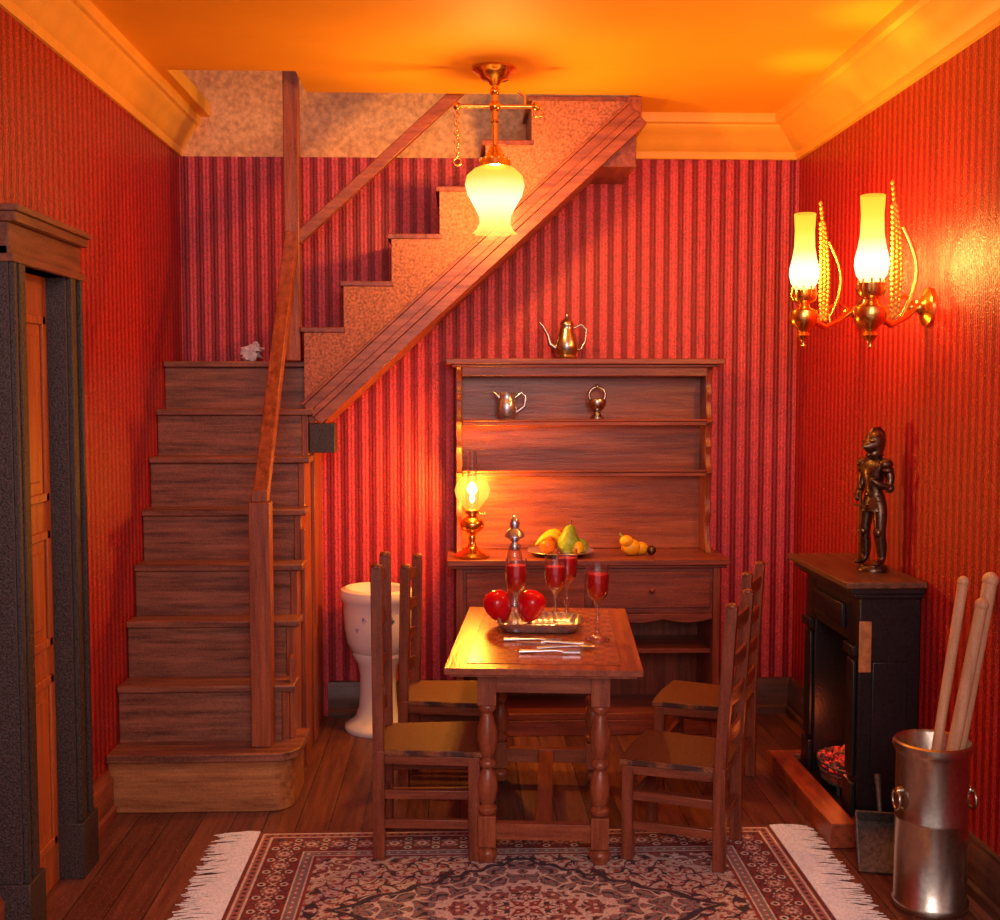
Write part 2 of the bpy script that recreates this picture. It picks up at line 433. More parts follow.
sp_ = [(ybk, .895), (ybk, 1.86)]
edge = []
for k in range(3):
    z0_, z1_ = levels[k], levels[k + 1]
    for j in range(17):
        t = j / 16; z = z0_ + (z1_ - z0_) * t
        d_ = .05 * math.sin(pi * t) ** .6 if 0 < t < 1 else 0
        d_ -= .022 * math.exp(-((t - .5) / .09) ** 2)
        edge.append((yu + d_, z))
sp_ += list(reversed(edge))
for x in (X0 + .0, X1 - .03): g.prism(sp_, x, x + .03, 'x', W['dressz'])
for z in shelves:
    g.box(X0 + .03, X1 - .03, yu + .01, ybk, z - .022, z, W['dressx'])
    g.box(X0 + .03, X1 - .03, yu + .005, yu + .02, z, z + .012, W['dressx'])
g.box(X0 + .02, X1 - .02, ybk - .012, ybk, .895, 1.86, W['tablex'])
g.box(X0 + .03, X1 - .03, yu + .005, yu + .02, 1.80, 1.85, W['dressx'])
g.box(X0 - .02, X1 + .02, yu - .02, ybk, 1.845, 1.86, W['dressx'])
g.box(X0 - .05, X1 + .05, yu - .05, ybk, 1.86, 1.888, W['dressx'])
g.build('welsh_dresser', bevel=.004)
def coffee_pot():
    g = MB()
    g.lathe([(.001, 0), (.05, 0), (.055, .008), (.045, .02), (.058, .045), (.06, .07), (.05, .11), (.036, .15), (.034, .165), (.037, .17), (.03, .19), (.012, .203), (.008, .208), (.012, .218), (.006, .232), (.001, .235)], M_pewter)
    g.tube([(-.045, 0, .05), (-.085, 0, .075), (-.095, 0, .12), (-.12, 0, .165), (-.14, 0, .185)], [.016, .013, .009, .008, .006], M_pewter)
    g.tube([(.036, 0, .155), (.075, 0, .175), (.10, 0, .15), (.095, 0, .09), (.075, 0, .05), (.055, 0, .045)], .006, M_pewter)
    return g
coffee_pot().build('coffee_pot', (.545, 5.88, 1.889))
g = MB()
g.lathe([(.001, 0), (.035, 0), (.045, .02), (.05, .05), (.045, .085), (.035, .105), (.042, .125), (.038, .124), (.032, .105), (.03, .08)], M_silver, cap=False)
g.tube([(.04, 0, .10), (.07, 0, .125), (.09, 0, .105), (.085, 0, .06), (.045, 0, .03)], .006, M_silver)
g.tube([(-.035, 0, .10), (-.055, 0, .12), (-.068, 0, .128)], [.012, .009, .004], M_silver)
g.build('milk_jug', (.24, 5.90, 1.583)).scale = (1.08,) * 3
g = MB()
g.lathe([(.001, 0), (.04, 0), (.04, .008), (.025, .018), (.015, .035), (.036, .055), (.048, .08), (.042, .10), (.001, .105)], M_pewter)
g.torus((0, 0, .120), .042, .008, M_pewter, 'y'); g.sphere((0, 0, .165), .012, M_pewter)
g.build('sugar_basket', (.705, 5.90, 1.583))
g = MB()
g.lathe([(.001, 0), (.085, 0), (.088, .01), (.075, .022), (.05, .035), (.022, .055), (.016, .08), (.02, .095), (.015, .11), (.03, .125), (.055, .14), (.062, .165), (.055, .185), (.03, .20), (.022, .21), (.035, .22), (.035, .235), (.02, .24)], M_brass)
g.tube([(.03, 0, .215), (.06, 0, .215)], .004, M_brass); g.lathe([(.001, 0), (.014, 0), (.014, .005), (.001, .005)], M_brass, M=Matrix.Translation((.06, 0, .215)) @ Matrix.Rotation(pi / 2, 4, 'Y'))
M_olamp = shade_mat('oil_lamp_glass', .23, .53, [(0, (1, .35, .02)), (.3, (1, .6, .08)), (.75, (1, .35, .03)), (1, (.7, .2, .03))], .72, 2.0)
g.lathe([(.03, .235), (.05, .26), (.08, .30), (.088, .335), (.078, .37), (.05, .40), (.045, .41)], M_olamp, cap=False)
g.lathe([(.022, .24), (.034, .29), (.034, .33), (.024, .38), (.022, .53)], M_glass, cap=False)
g.lathe([(.001, .27), (.012, .285), (.013, .30), (.006, .33), (.001, .345)], M_flame)
ol = g.build('oil_lamp', (.06, 5.72, .896))
point('oil_flame_light', (0, 0, .335), 75, (1, .36, .03), .04, ol)
g = MB()
g.lathe([(.001, 0), (.10, 0), (.12, .006), (.17, .022), (.168, .026), (.12, .012), (.001, .008)], M_silver, n=36)
def pear(g, c, s, rot, mat):
    M = Matrix.Translation(c) @ Matrix.Rotation(rot[0], 4, 'X') @ Matrix.Rotation(rot[1], 4, 'Y')
    g.lathe([(.001, 0), (.03 * s, .005 * s), (.045 * s, .03 * s), (.042 * s, .055 * s), (.027 * s, .085 * s), (.018 * s, .105 * s), (.001, .115 * s)], mat, M=M)
    g.tube([(0, 0, .11 * s), (.004, 0, .135 * s)], .003, W['trimz'], 6, M=M)
pear(g, (.03, -.03, .012), 1.3, (.1, .1), M_green)
g.sphere((-.07, -.03, .05), .042, M_redf); g.sphere((.10, 0, .045), .038, M_green); g.sphere((-.01, .05, .06), .042, M_redf); g.sphere((.075, -.06, .045), .034, M_yellow)
for k in range(2):
    pts = [(-.11 + .012 * k + .11 * math.sin(t * 1.6) * 1.1 - .02, .0 + k * .03, .05 + .03 * k * .4 + .05 * math.sin(t * pi)) for t in [i / 8 for i in range(9)]]
    g.tube(pts, [.004, .012, .016, .018, .018, .018, .015, .01, .004], M_yellow, 8)
g.build('fruit_platter', (.51, 5.78, .896))
g = MB()
g.sphere((-.02, 0, .042), (.05, .042, .042), M_yellow, 18); g.sphere((-.045, -.02, .075), (.035, .03, .03), M_yellow, 14); g.sphere((.03, .02, .034), (.042, .034, .034), M_yellow, 16); g.tube([(-.065, -.02, .095), (-.08, -.02, .115)], .005, M_green, 6)
g.sphere((.085, .0, .025), .024, M_bronze)
g.build('lemons', (.88, 5.74, .897))

# ------------------------------------------------------------------ toilet
m, nt, b = newmat('blue_flower_porcelain')
v = coords(nt); sp = nt.nodes.new('ShaderNodeSeparateXYZ'); nt.links.new(v, sp.inputs[0])
vo = nt.nodes.new('ShaderNodeTexVoronoi'); vo.inputs['Scale'].default_value = 13; nt.links.new(v, vo.inputs['Vector'])
nz = noisen(nt, v, 60, 3)
a1 = mm('ADD', vo.outputs['Distance'], mm('MULTIPLY', nz, .5))
r = ramp(nt, a1, [(.50, (.08, .14, .5)), (.56, (.9, .88, .92))])
b1 = mm('MULTIPLY', mm('GREATER_THAN', sp.outputs[2], .50), mm('LESS_THAN', sp.outputs[2], .62))
mx = nt.nodes.new('ShaderNodeMixRGB'); nt.links.new(b1, mx.inputs[0]); mx.inputs[1].default_value = (.9, .88, .92, 1); nt.links.new(r.outputs[0], mx.inputs[2])
nt.links.new(mx.outputs[0], b.inputs['Base Color']); b.inputs['Roughness'].default_value = .12
M_toi = m
g = MB()
g.lathe([(.001, 0), (.155, 0), (.16, .012), (.155, .03), (.13, .045), (.105, .07), (.09, .12), (.085, .2), (.085, .28), (.095, .34), (.12, .385), (.115, .40), (.125, .41), (.145, .45), (.155, .52), (.16, .60), (.16, .65), (.172, .665), (.178, .69), (.172, .715), (.15, .725), (.135, .715), (.13, .66), (.11, .55), (.05, .47), (.001, .45)], M_toi, n=40, sy=1.15)
g.lathe([(.001, 0), (.06, 0), (.06, .02), (.055, .16), (.06, .2), (.001, .2)], M_toi, c=(0, .12, .42))
g.build('toilet', (-.42, 5.80, 0), .9).scale = (1, 1, 1.01)

# ------------------------------------------------------------------ chairs
def chair(loc, rz, H, lean=.03, sh=.385, name='ladderback_chair', w=.18, d=.18):
    g = MB()
    cz, cx, cy = W['chairz'], W['chairx'], W['chairy']
    for s_ in (-1, 1):
        y = s_ * (w - .02)
        g.beam((-d, y, 0), (-d, y, sh + .02), .044, .044, cz)
        g.beam((-d, y, sh + .01), (-d - lean, y, H), .038, .042, cz, (1, 0, 0))
        g.sphere((-d - lean, y, H), (.023, .023, .014), cz, 10)
        g.beam((d - .01, s_ * (w - .005), 0), (d - .01, s_ * (w - .005), sh), .042, .042, cz)
        g.beam((-d, y, .13), (d - .01, y * 1.08, .13), .024, .034, cx); g.beam((-d, y, .24), (d - .01, y * 1.08, .24), .024, .034, cx)
    g.beam((d - .01, -w, .20), (d - .01, w, .20), .024, .03, cy); g.beam((-d, -w + .02, .17), (-d, w - .02, .17), .024, .03, cy)
    g.beam((d - .01, -w, sh - .06), (d - .01, w, sh - .06), .02, .03, cy)
    ps = [(-d - .015, -w + .01), (d + .02, -w - .02), (d + .03, 0), (d + .02, w + .02), (-d - .015, w - .01)]
    g.prism(ps, sh, sh + .022, 'z', M_rush); g.prism([(x * .96, y * .96) for x, y in ps], sh - .035, sh, 'z', cx)
    n = 4
    for k in range(n):
        z = sh + .12 + (H - .07 - sh - .12) * k / (n - 1); t = (z - sh) / (H - sh); xx = -d - lean * t
        N = 8; vs = []; fs = []
        for j in range(N + 1):
            u = -1 + 2 * j / N; y = u * (w - .025); bow = -.018 * (1 - u * u); hh = .022 + .012 * (1 - u * u)
            for dx in (-.007, .007):
                vs.append((xx + bow + dx, y, z - .022)); vs.append((xx + bow + dx - .002, y, z + hh))
        for j in range(N):
            q = j * 4; r_ = q + 4
            fs += [(q, q + 1, r_ + 1, r_), (q + 2, r_ + 2, r_ + 3, q + 3), (q + 1, q + 3, r_ + 3, r_ + 1), (q, r_, r_ + 2, q + 2)]
        fs += [(0, 2, 3, 1), (N * 4, N * 4 + 1, N * 4 + 3, N * 4 + 2)]
        g.add(vs, fs, cy)
    return g.build(name, loc, rz, bevel=.003)
chair((-.115, 4.32, .007), math.radians(-2), 1.08, .005)
chair((-.045, 5.00, 0), math.radians(-7), .98, -.01)
chair((.835, 4.22, .007), math.radians(156), .96, .035, .355, d=.172)
chair((1.08, 4.96, 0), math.radians(156), .96, .03, .37, d=.172)

# ------------------------------------------------------------------ table
m, nt, b = newmat('parquetry_top')
v = coords(nt, (1, 1, 1)); ck = nt.nodes.new('ShaderNodeTexChecker'); ck.inputs['Scale'].default_value = 22; nt.links.new(v, ck.inputs[0])
ck.inputs[1].default_value = (.40, .13, .05, 1); ck.inputs[2].default_value = (.32, .095, .036, 1)
gr = ramp(nt, noisen(nt, v, 60, 4), [(.3, (.6, .6, .6)), (.7, (1.2, 1.1, 1))])
mx = nt.nodes.new('ShaderNodeMixRGB'); mx.blend_type = 'MULTIPLY'; mx.inputs[0].default_value = 1
nt.links.new(ck.outputs[0], mx.inputs[1]); nt.links.new(gr.outputs[0], mx.inputs[2]); nt.links.new(mx.outputs[0], b.inputs['Base Color']); b.inputs['Roughness'].default_value = .25
M_parq = m
g = MB()
hw, hl = .35, .575
g.box(-hw, hw, -hl, hl, .722, .745, W['tabley']); g.box(-hw + .02, hw - .02, -hl + .02, hl - .02, .71, .722, W['tabley'])
g.box(-hw + .075, hw - .075, -hl + .075, hl - .075, .745, .7475, M_parq)
lx, ly = .205, .44
g.box(-lx, lx, -ly - .02, -ly + .005, .63, .71, W['tablex']); g.box(-lx, lx, ly - .005, ly + .02, .63, .71, W['tablex'])
g.box(-lx - .02, -lx + .005, -ly, ly, .63, .71, W['tabley']); g.box(lx - .005, lx + .02, -ly, ly, .63, .71, W['tabley'])
lp = [(.018, .17), (.034, .185), (.036, .20), (.022, .212), (.03, .225), (.036, .26), (.038, .29), (.028, .33), (.02, .345), (.033, .36), (.033, .372), (.02, .385), (.03, .41), (.038, .45), (.036, .49), (.024, .53), (.019, .55), (.033, .565), (.033, .58), (.022, .59)]
for sx_ in (-1, 1):
    for sy_ in (-1, 1):
        c = (sx_ * lx, sy_ * ly, 0)
        g.box(c[0] - .034, c[0] + .034, c[1] - .034, c[1] + .034, .585, .71, W['tablez'])
        g.lathe(lp, W['tablez'], c, 20)
        g.box(c[0] - .032, c[0] + .032, c[1] - .032, c[1] + .032, .06, .175, W['tablez'])
        g.lathe([(.02, .055), (.036, .04), (.038, .025), (.028, 0)], W['tablez'], c, 16)
for sy_ in (-1, 1): g.box(-lx, lx, sy_ * ly - .018, sy_ * ly + .018, .085, .145, W['tablex'])
g.box(-.03, .03, -ly, ly, .09, .14, W['tabley'])
TZ = .7475 + .009
g.build('dining_table', (.34, 4.545, .007), math.radians(-5), bevel=.003)

g = MB()
def tr(a, z):
    n_ = 5.0; q = 1 / ((abs(math.cos(a)) ** n_ + abs(math.sin(a)) ** n_) ** (1 / n_))
    return q * (1 + (.022 * math.sin(a * 40) if z > .02 else 0)) - 1
g.lathe([(.001, 0), (.140, 0), (.152, .004), (.172, .038), (.167, .040), (.148, .010), (.135, .006), (.001, .006)], M_silver, n=200, sy=.78, wav=tr)
g.build('silver_tray', (.325, 4.66, TZ), math.radians(-5))
g = MB()   # clear cut-glass decanter with two red lobes of wine
g.lathe([(.001, 0), (.06, 0), (.075, .01), (.06, .03), (.035, .09), (.03, .15), (.030, .20), (.034, .26), (.030, .29), (.024, .31), (.028, .325)], M_glass, cap=False)
for s_ in (-1, 1):
    M = Matrix.Translation((s_ * .040, 0, .0)) @ Matrix.Rotation(s_ * .38, 4, 'Y')
    g.lathe([(.001, .004), (.022, .008), (.043, .035), (.056, .07), (.058, .095), (.05, .12), (.032, .137), (.001, .143)], M_wine, M=M, n=24)
g.lathe([(.001, .30), (.018, .305), (.022, .325), (.012, .338), (.022, .35), (.042, .36), (.038, .375), (.018, .395), (.022, .415), (.012, .44), (.001, .45)], M_silver, n=8, smooth=False)
g.torus((0, 0, .245), .034, .005, M_glass); g.torus((0, 0, .19), .034, .005, M_glass)
g.build('decanter', (.225, 4.73, TZ + .007))
def wineglass(loc, s=1.0, fill=.85):
    g = MB()
    g.lathe([(.001, 0), (.046, 0), (.046, .003), (.02, .01), (.008, .02), (.006, .05), (.014, .065), (.006, .08), (.006, .12), (.014, .14), (.034, .16), (.041, .19), (.042, .23), (.041, .275), (.0395, .275)], M_glass, cap=False)
    top = .155 + .10 * fill
    g.lathe([(.001, .148), (.012, .150), (.031, .165), (.038, .19), (.039, .225), (.038, top), (.001, top)], M_wine)
    o = g.build('wine_glass', loc); o.scale = (s, s, s); return o
wineglass((.225, 4.59, TZ + .007), 1.05, .95); wineglass((.385, 4.62, TZ + .007), 1.05); wineglass((.455, 4.86, TZ), 1.08); wineglass((.535, 4.43, TZ), 1.08)
def fork(kind):
    g = MB(); g.tube([(-.09, 0, .004), (-.03, 0, .006), (.02, 0, .008), (.04, 0, .006)], [.007, .005, .004, .005], M_silver, 8)
    if kind == 'fork':
        g.box(.038, .055, -.014, .014, .004, .008, M_silver)
        for k in range(4): g.box(.055, .09, -.014 + k * .0080, -.014 + k * .0080 + .004, .004, .008, M_silver)
    elif kind == 'spoon': g.sphere((.062, 0, .008), (.030, .019, .006), M_silver)
    else: g.prism([(.03, -.004), (.10, -.010), (.12, 0), (.11, .008), (.03, .006)], .003, .006, 'z', M_silver)
    return g
for kind, nm, x, y, rz in (('fork', 'table_fork', .28, 4.40, -8), ('knife', 'table_knife', .36, 4.345, 172), ('spoon', 'table_spoon', .40, 4.27, 4), ('fork', 'table_fork', .33, 4.20, -4)):
    fork(kind).build(nm, (x, y, TZ), math.radians(rz)).scale = (1.25,) * 3

# ------------------------------------------------------------------ rug
RX0, RX1, RY0, RY1 = -.78, 1.22, 3.05, 4.42
nx_, ny_ = 680, 470
u = np.linspace(RX0, RX1, nx_); w_ = np.linspace(RY0, RY1, ny_)
U, V = np.meshgrid(u, w_)
cx_, cy_ = (RX0 + RX1) / 2, (RY0 + RY1) / 2
dx_ = np.minimum(U - RX0, RX1 - U); dy_ = np.minimum(V - RY0, RY1 - V)
d = np.minimum(dx_, dy_)
along = np.where(dx_ < dy_, V - cy_, U - cx_)
red = np.array((.28, .055, .05)); cream = np.array((.74, .66, .62)); navy = np.array((.05, .04, .06)); rose = np.array((.42, .16, .15)); tan = np.array((.36, .22, .17)); grey = np.array((.26, .22, .24))
C = np.zeros(U.shape + (3,)); C[:] = red
def put(mask, col): C[mask] = col
ax_ = np.abs(U - cx_); ay = np.abs(V - cy_)
wx = ax_ + .014 * np.sin(ay * 60) + .008 * np.sin(ax_ * 100); wy = ay + .014 * np.sin(ax_ * 60) + .008 * np.sin(ay * 100)
L1 = np.abs(np.sin(wx * 58) + np.sin(wy * 58)); L2 = np.abs(np.sin((wx + wy) * 98) - np.cos((wx - wy) * 82))
Bl = np.sin(ax_ * 116) * np.sin(ay * 116)
def pattern(bg, l1, l2, bl):
    f = np.zeros_like(C); f[:] = bg
    f = np.where((L2 < .34)[..., None], l2, f); f = np.where((L1 < .32)[..., None], l1, f); f = np.where((Bl > .62)[..., None], bl, f); return f
md = ax_ / .66 + ay / .40 + .03 * np.sin(np.arctan2(ay, ax_ + 1e-6) * 24)
fld = pattern(cream * .85, navy, rose, red)
fld = np.where((md < 1)[..., None], pattern(grey, cream, navy, rose), fld)
fld = np.where((np.abs(md - 1) < .03)[..., None], navy, fld)
fld = np.where((md < .5)[..., None], pattern(rose * .8, cream, navy, cream), fld); fld = np.where((np.abs(md - .5) < .03)[..., None], cream, fld)
fld = np.where((md < .22)[..., None], pattern(cream, navy, red, red), fld)
cr = (.76 - ax_) / .32 + (.44 - ay) / .22 + .04 * np.sin(ax_ * 60)
fld = np.where((cr < 1)[..., None], pattern(rose * .8, cream, navy, cream), fld)
fld = np.where((np.abs(cr - 1) < .05)[..., None], cream * .8, fld)
ins = d > .25; C[ins] = fld[ins]
def band(a, b_): return (d >= a) & (d < b_)
put(band(0, .014), red * .8); put(band(.014, .022), cream)
k1 = band(.022, .05); put(k1, rose); put(k1 & (np.sin(along * 190) + np.cos((d - .036) * 230) > .9), navy)
put(band(.05, .056), cream)
k2 = band(.056, .19); q = (d - .123)
P = .105
def flw(off, qq): return (np.abs((((along + off) / P) % 1) - .5) * P) ** 2 + qq ** 2
ang = np.arctan2(q, ((along / P) % 1 - .5) * P); f1 = np.sqrt(flw(0, q)) * (1 + .18 * np.cos(8 * ang))
put(k2, red * .9); put(k2 & (L2 < .25), navy); put(k2 & (np.abs(np.abs(q) - .030 * np.abs(np.sin(along * pi / P))) < .004), cream)
put(k2 & (f1 < .034), navy); put(k2 & (f1 < .029), rose); put(k2 & (f1 < .018), cream); put(k2 & (f1 < .009), red)
f2 = np.sqrt(flw(P / 2, np.abs(q) - .040)); put(k2 & (f2 < .015), cream); put(k2 & (f2 < .008), navy)
put(band(.19, .197), cream)
k3 = band(.197, .23); put(k3, grey); put(k3 & (np.sin(along * 170) + np.cos((d - .213) * 210) > .9), rose); put(k3 & (np.sin(along * 170 + pi) + np.cos((d - .213) * 210) > 1.4), cream)
put(band(.23, .236), cream); put(band(.236, .25), red)
rng = np.random.default_rng(3)
wear = rng.random((ny_ // 6 + 2, nx_ // 6 + 2)); wear = np.kron(wear, np.ones((6, 6)))[:ny_, :nx_]
C = C * (1 + .6 * (rng.random(U.shape)[..., None] - .5)) * (.9 + .2 * wear[..., None])
C = C * .92 + np.array((.42, .32, .32)) * .08
zz = .006 + .0008 * rng.random(U.shape)
verts = np.stack([U, V, zz], -1).reshape(-1, 3)
idx = np.arange(nx_ * ny_).reshape(ny_, nx_)
F = np.stack([idx[:-1, :-1], idx[:-1, 1:], idx[1:, 1:], idx[1:, :-1]], -1).reshape(-1, 4)
me = bpy.data.meshes.new('rug_pile'); me.from_pydata(verts.tolist(), [], F.tolist())
ca = me.color_attributes.new('Col', 'FLOAT_COLOR', 'POINT')
ca.data.foreach_set('color', np.concatenate([C.reshape(-1, 3), np.ones((nx_ * ny_, 1))], 1).astype('f').ravel())
m, nt, b = newmat('persian_rug_wool'); at = nt.nodes.new('ShaderNodeVertexColor'); at.layer_name = 'Col'
nt.links.new(at.outputs[0], b.inputs['Base Color']); b.inputs['Roughness'].default_value = .95; b.inputs['Specular IOR Level'].default_value = .1
bump(nt, b, noisen(nt, coords(nt), 300, 2), .5, .004)
me.materials.append(m)
rug = empty('persian_rug')
o = bpy.data.objects.new('rug_pile', me); S.collection.objects.link(o); o.parent = rug
g = MB(); g.box(RX0, RX1, RY0, RY1, .0005, .0055, M_fringe)
for side in (-1, 1):
    x0 = RX0 if side < 0 else RX1
    y = RY0 + .004
    while y < RY1 - .004:
        L = .16 + random.uniform(-.025, .02); dy = random.uniform(-.022, .022); w2 = .0036
        pts = []
        for t in (0, .3, .6, 1):
            pts.append((x0 + side * L * t, y + dy * t * t + random.uniform(-.003, .003) * t, .006 * (1 - t) + .004 + .006 * math.sin(t * pi) * random.random()))
        g.tube(pts, [w2, w2, w2 * .9, w2 * .5], M_fringe, 4, smooth=False)
        y += .0056
g.build('fringe', parent=rug, fix=False)

# ------------------------------------------------------------------ fireplace
fp = empty('fireplace')
g = MB()
fy0, fy1, fx = 4.34, 5.02, 1.54
g.box(fx, XR - .002, fy0, fy0 + .13, .07, .93, M_black); g.box(fx, XR - .002, fy1 - .13, fy1, .07, .93, M_black)
g.box(fx, XR - .002, fy0 + .13, fy1 - .13, .74, .93, M_black)
g.box(XR - .03, XR - .002, fy0 + .13, fy1 - .13, .07, .74, M_iron)
for yy in (fy0 + .015, fy1 - .115):
    g.box(fx - .02, fx, yy, yy + .10, .07, .20, M_black); g.box(fx - .015, fx, yy + .01, yy + .09, .22, .68, M_black)
    g.box(fx - .025, fx, yy - .005, yy + .105, .70, .74, M_black)
g.box(fx - .018, fx, fy0 + .16, fy1 - .16, .78, .88, M_black)
g.box(fx + .05, XR - .05, fy0 - .008, fy0, .2, .68, M_black)
g.box(fx - .004, fx + .045, fy0 - .010, fy0 - .001, .64, .84, M_tile)
g.box(fx - .03, XR - .002, fy0 - .025, fy1 + .02, .93, .95, M_black); g.box(fx - .05, XR - .002, fy0 - .04, fy1 + .03, .95, .975, M_black)
g.box(fx - .075, XR - .002, fy0 - .06, fy1 + .05, .975, 1.0, M_mantop)
g.build('mantelpiece', parent=fp, bevel=.004)
g = MB()
hx = 1.395
g.box(hx + .01, XR - .045, 4.24, 5.07, .001, .045, M_hearth)
g.box(hx, hx + .10, 4.20, 5.10, .001, .095, M_hearth); g.box(hx + .10, XR - .05, 4.20, 4.26, .001, .095, M_hearth); g.box(hx + .10, XR - .05, 5.04, 5.10, .001, .095, M_hearth)
g.box(hx + .10, XR - .045, 4.26, 5.04, .045, .07, M_black)
g.build('hearth', parent=fp, bevel=.004)
m, nt, b = newmat('glowing_coals'); n = noisen(nt, coords(nt), 28, 3)
r = ramp(nt, n, [(.46, (.02, .004, .003)), (.54, (.5, .01, .005)), (.66, (1, .04, .01))]); nt.links.new(r.outputs[0], b.inputs['Emission Color']); b.inputs['Emission Strength'].default_value = 1.1
b.inputs['Base Color'].default_value = (.03, .015, .012, 1)
g = MB()
for k in range(70):
    a_ = random.uniform(0, 2 * pi); rr_ = random.random() ** .5
    g.sphere((1.62 + .095 * rr_ * math.cos(a_), 4.68 + .15 * rr_ * math.sin(a_), .16 + .05 * (1 - rr_) + random.uniform(0, .015)), random.uniform(.014, .026), m, 8, disp=.8)
g.build('coals', parent=fp)
g = MB()
for z, q in ((.11, .88), (.145, .95), (.18, 1.0)):
    g.tube([(1.62 + .115 * q * math.cos(t), 4.68 + .17 * q * math.sin(t), z) for t in [2 * pi * i / 24 for i in range(25)]], .006, M_iron, 6)
for i in range(16):
    t = 2 * pi * i / 16; g.tube([(1.62 + .10 * math.cos(t), 4.68 + .15 * math.sin(t), .10), (1.62 + .115 * math.cos(t), 4.68 + .17 * math.sin(t), .19)], .004, M_iron, 6)
g.lathe([(.001, .09), (.1, .10), (.1, .11), (.001, .11)], M_iron, (1.62, 4.68, 0), sy=1.5)
for dx, dy in ((-.07, -.1), (.07, -.1), (-.07, .1), (.07, .1)): g.tube([(1.62 + dx, 4.68 + dy, .07), (1.62 + dx, 4.68 + dy, .10)], .008, M_iron, 6)
g.build('grate', parent=fp)
point('fire_light', (1.57, 4.68, .30), 1.2, (1, .15, .03), .05, fp)

# ------------------------------------------------------------------ knight
kn = empty('knight_figurine', (1.67, 4.57, 1.001), math.radians(-62))   # faces local -y
g = MB()
g.lathe([(.001, 0), (.062, 0), (.062, .012), (.055, .018), (.054, .024), (.001, .026)], M_bronze, n=8, smooth=False)
g.build('plinth', parent=kn)
sv = [((0, 0, .285), .036), ((0, .0, .33), .030), ((0, -.004, .39), .046), ((0, 0, .435), .034), ((0, 0, .46), .018), ((0, 0, .475), .018)]
def chainv(lst, par):
    global E
    for p, r_ in lst:
        sv.append((p, r_)); E.append((par, len(sv) - 1)); par = len(sv) - 1
E = [(0, 1), (1, 2), (2, 3), (3, 4), (4, 5)]
for s_ in (-1, 1):
    chainv([((s_ * .034, 0, .265), .030), ((s_ * .038, -.004, .20), .028), ((s_ * .040, -.008, .155), .023), ((s_ * .040, .004, .10), .024), ((s_ * .042, .004, .045), .016), ((s_ * .046, -.012, .036), .015), ((s_ * .052, -.048, .032), .010)], 0)
chainv([((-.052, 0, .43), .022), ((-.068, .012, .385), .020), ((-.072, .006, .335), .018), ((-.055, -.035, .30), .015), ((-.03, -.06, .29), .013)], 3)
chainv([((.052, 0, .43), .022), ((.070, .014, .385), .020), ((.074, .0, .34), .018), ((.058, -.045, .355), .015), ((.035, -.065, .38), .013)], 3)
me = bpy.data.meshes.new('armour'); me.from_pydata([p for p, r_ in sv], E, []); me.materials.append(M_bronze)
o = bpy.data.objects.new('armour', me); S.collection.objects.link(o); o.parent = kn
sk = o.modifiers.new('skin', 'SKIN'); sk.use_smooth_shade = True
for i, (p, r_) in enumerate(sv): me.skin_vertices[0].data[i].radius = (r_, r_)
me.skin_vertices[0].data[0].use_root = True
ss = o.modifiers.new('sub', 'SUBSURF'); ss.levels = 1; ss.render_levels = 1
g = MB()
g.lathe([(.026, .455), (.034, .468), (.030, .475), (.036, .50), (.038, .525), (.033, .550), (.016, .566), (.001, .570)], M_bronze, n=20, sy=1.15)
g.lathe([(.036, 0), (.028, .016), (.013, .034), (.003, .046)], M_bronze, n=14, M=Matrix.Translation((0, -.025, .508)) @ Matrix.Rotation(pi / 2 + .15, 4, 'X'))
g.box(-.030, .030, -.047, -.036, .522, .527, M_black)
g.prism([(-.040, .545), (-.015, .578), (.02, .582), (.05, .56), (.058, .52), (.040, .545), (.0, .560)], -.005, .005, 'x', M_bronze)
for s_ in (-1, 1):
    g.sphere((s_ * .056, 0, .434), (.028, .032, .024), M_bronze, 14); g.sphere((s_ * .064, .004, .410), (.023, .027, .016), M_bronze, 12)
    g.sphere((s_ * .040, -.020, .158), (.02, .018, .022), M_bronze, 10)
    g.sphere((s_ * .074, .006, .338), (.019, .019, .019), M_bronze, 10)
g.lathe([(.056, .245), (.052, .262), (.050, .264), (.046, .285), (.044, .287), (.036, .315)], M_bronze, n=20, sy=.85, cap=False)
g.lathe([(.039, .30), (.041, .312), (.038, .32)], M_bronze, n=20, sy=.85, cap=False)
g.tube([(-.012, -.066, .33), (-.012, -.062, .255)], .006, M_bronze, 8); g.sphere((-.012, -.067, .337), .010, M_bronze, 10)
g.box(-.046, .022, -.068, -.058, .262, .270, M_bronze)
g.prism([(-.020, .262), (-.004, .262), (-.006, .06), (-.012, .03), (-.018, .06)], -.064, -.060, 'y', M_bronze)
g.build('helmet_and_plates', parent=kn)

# ------------------------------------------------------------------ umbrella stand and sticks
us = (1.575, 3.72, 0.001)
g = MB()
g.lathe([(.001, 0), (.120, 0), (.124, .006), (.124, .03), (.117, .036), (.117, .30), (.119, .305), (.117, .31), (.117, .52), (.122, .53), (.127, .545), (.127, .56), (.120, .565), (.112, .555), (.110, .05), (.001, .04)], M_pewter, n=48)
for sx_ in (-1, 1):
    g.sphere((sx_ * .12, -.02, .40), .014, M_pewter, 10); g.torus((sx_ * .128, -.02, .37), .032, .005, M_pewter, 'x')
g.build('umbrella_stand', us)
def stick(a, b_, r0, r1):
    g = MB(); a = Vector(a); b_ = Vector(b_)
    pts = [a.lerp(b_, t) for t in (0, .25, .5, .75, 1)]; rs = [r0 + (r1 - r0) * t for t in (0, .25, .5, .75, 1)]
    g.tube(pts, rs, M_stick, 12); g.sphere(pts[-1], rs[-1] * 1.15, M_stick, 12); return g.build('walking_stick')
stick((1.54, 3.76, .05), (1.655, 3.70, 1.10), .016, .017)
stick((1.545, 3.69, .05), (1.70, 3.66, 1.03), .022, .020)
stick((1.60, 3.74, .05), (1.76, 3.73, 1.10), .016, .024)
g = MB()
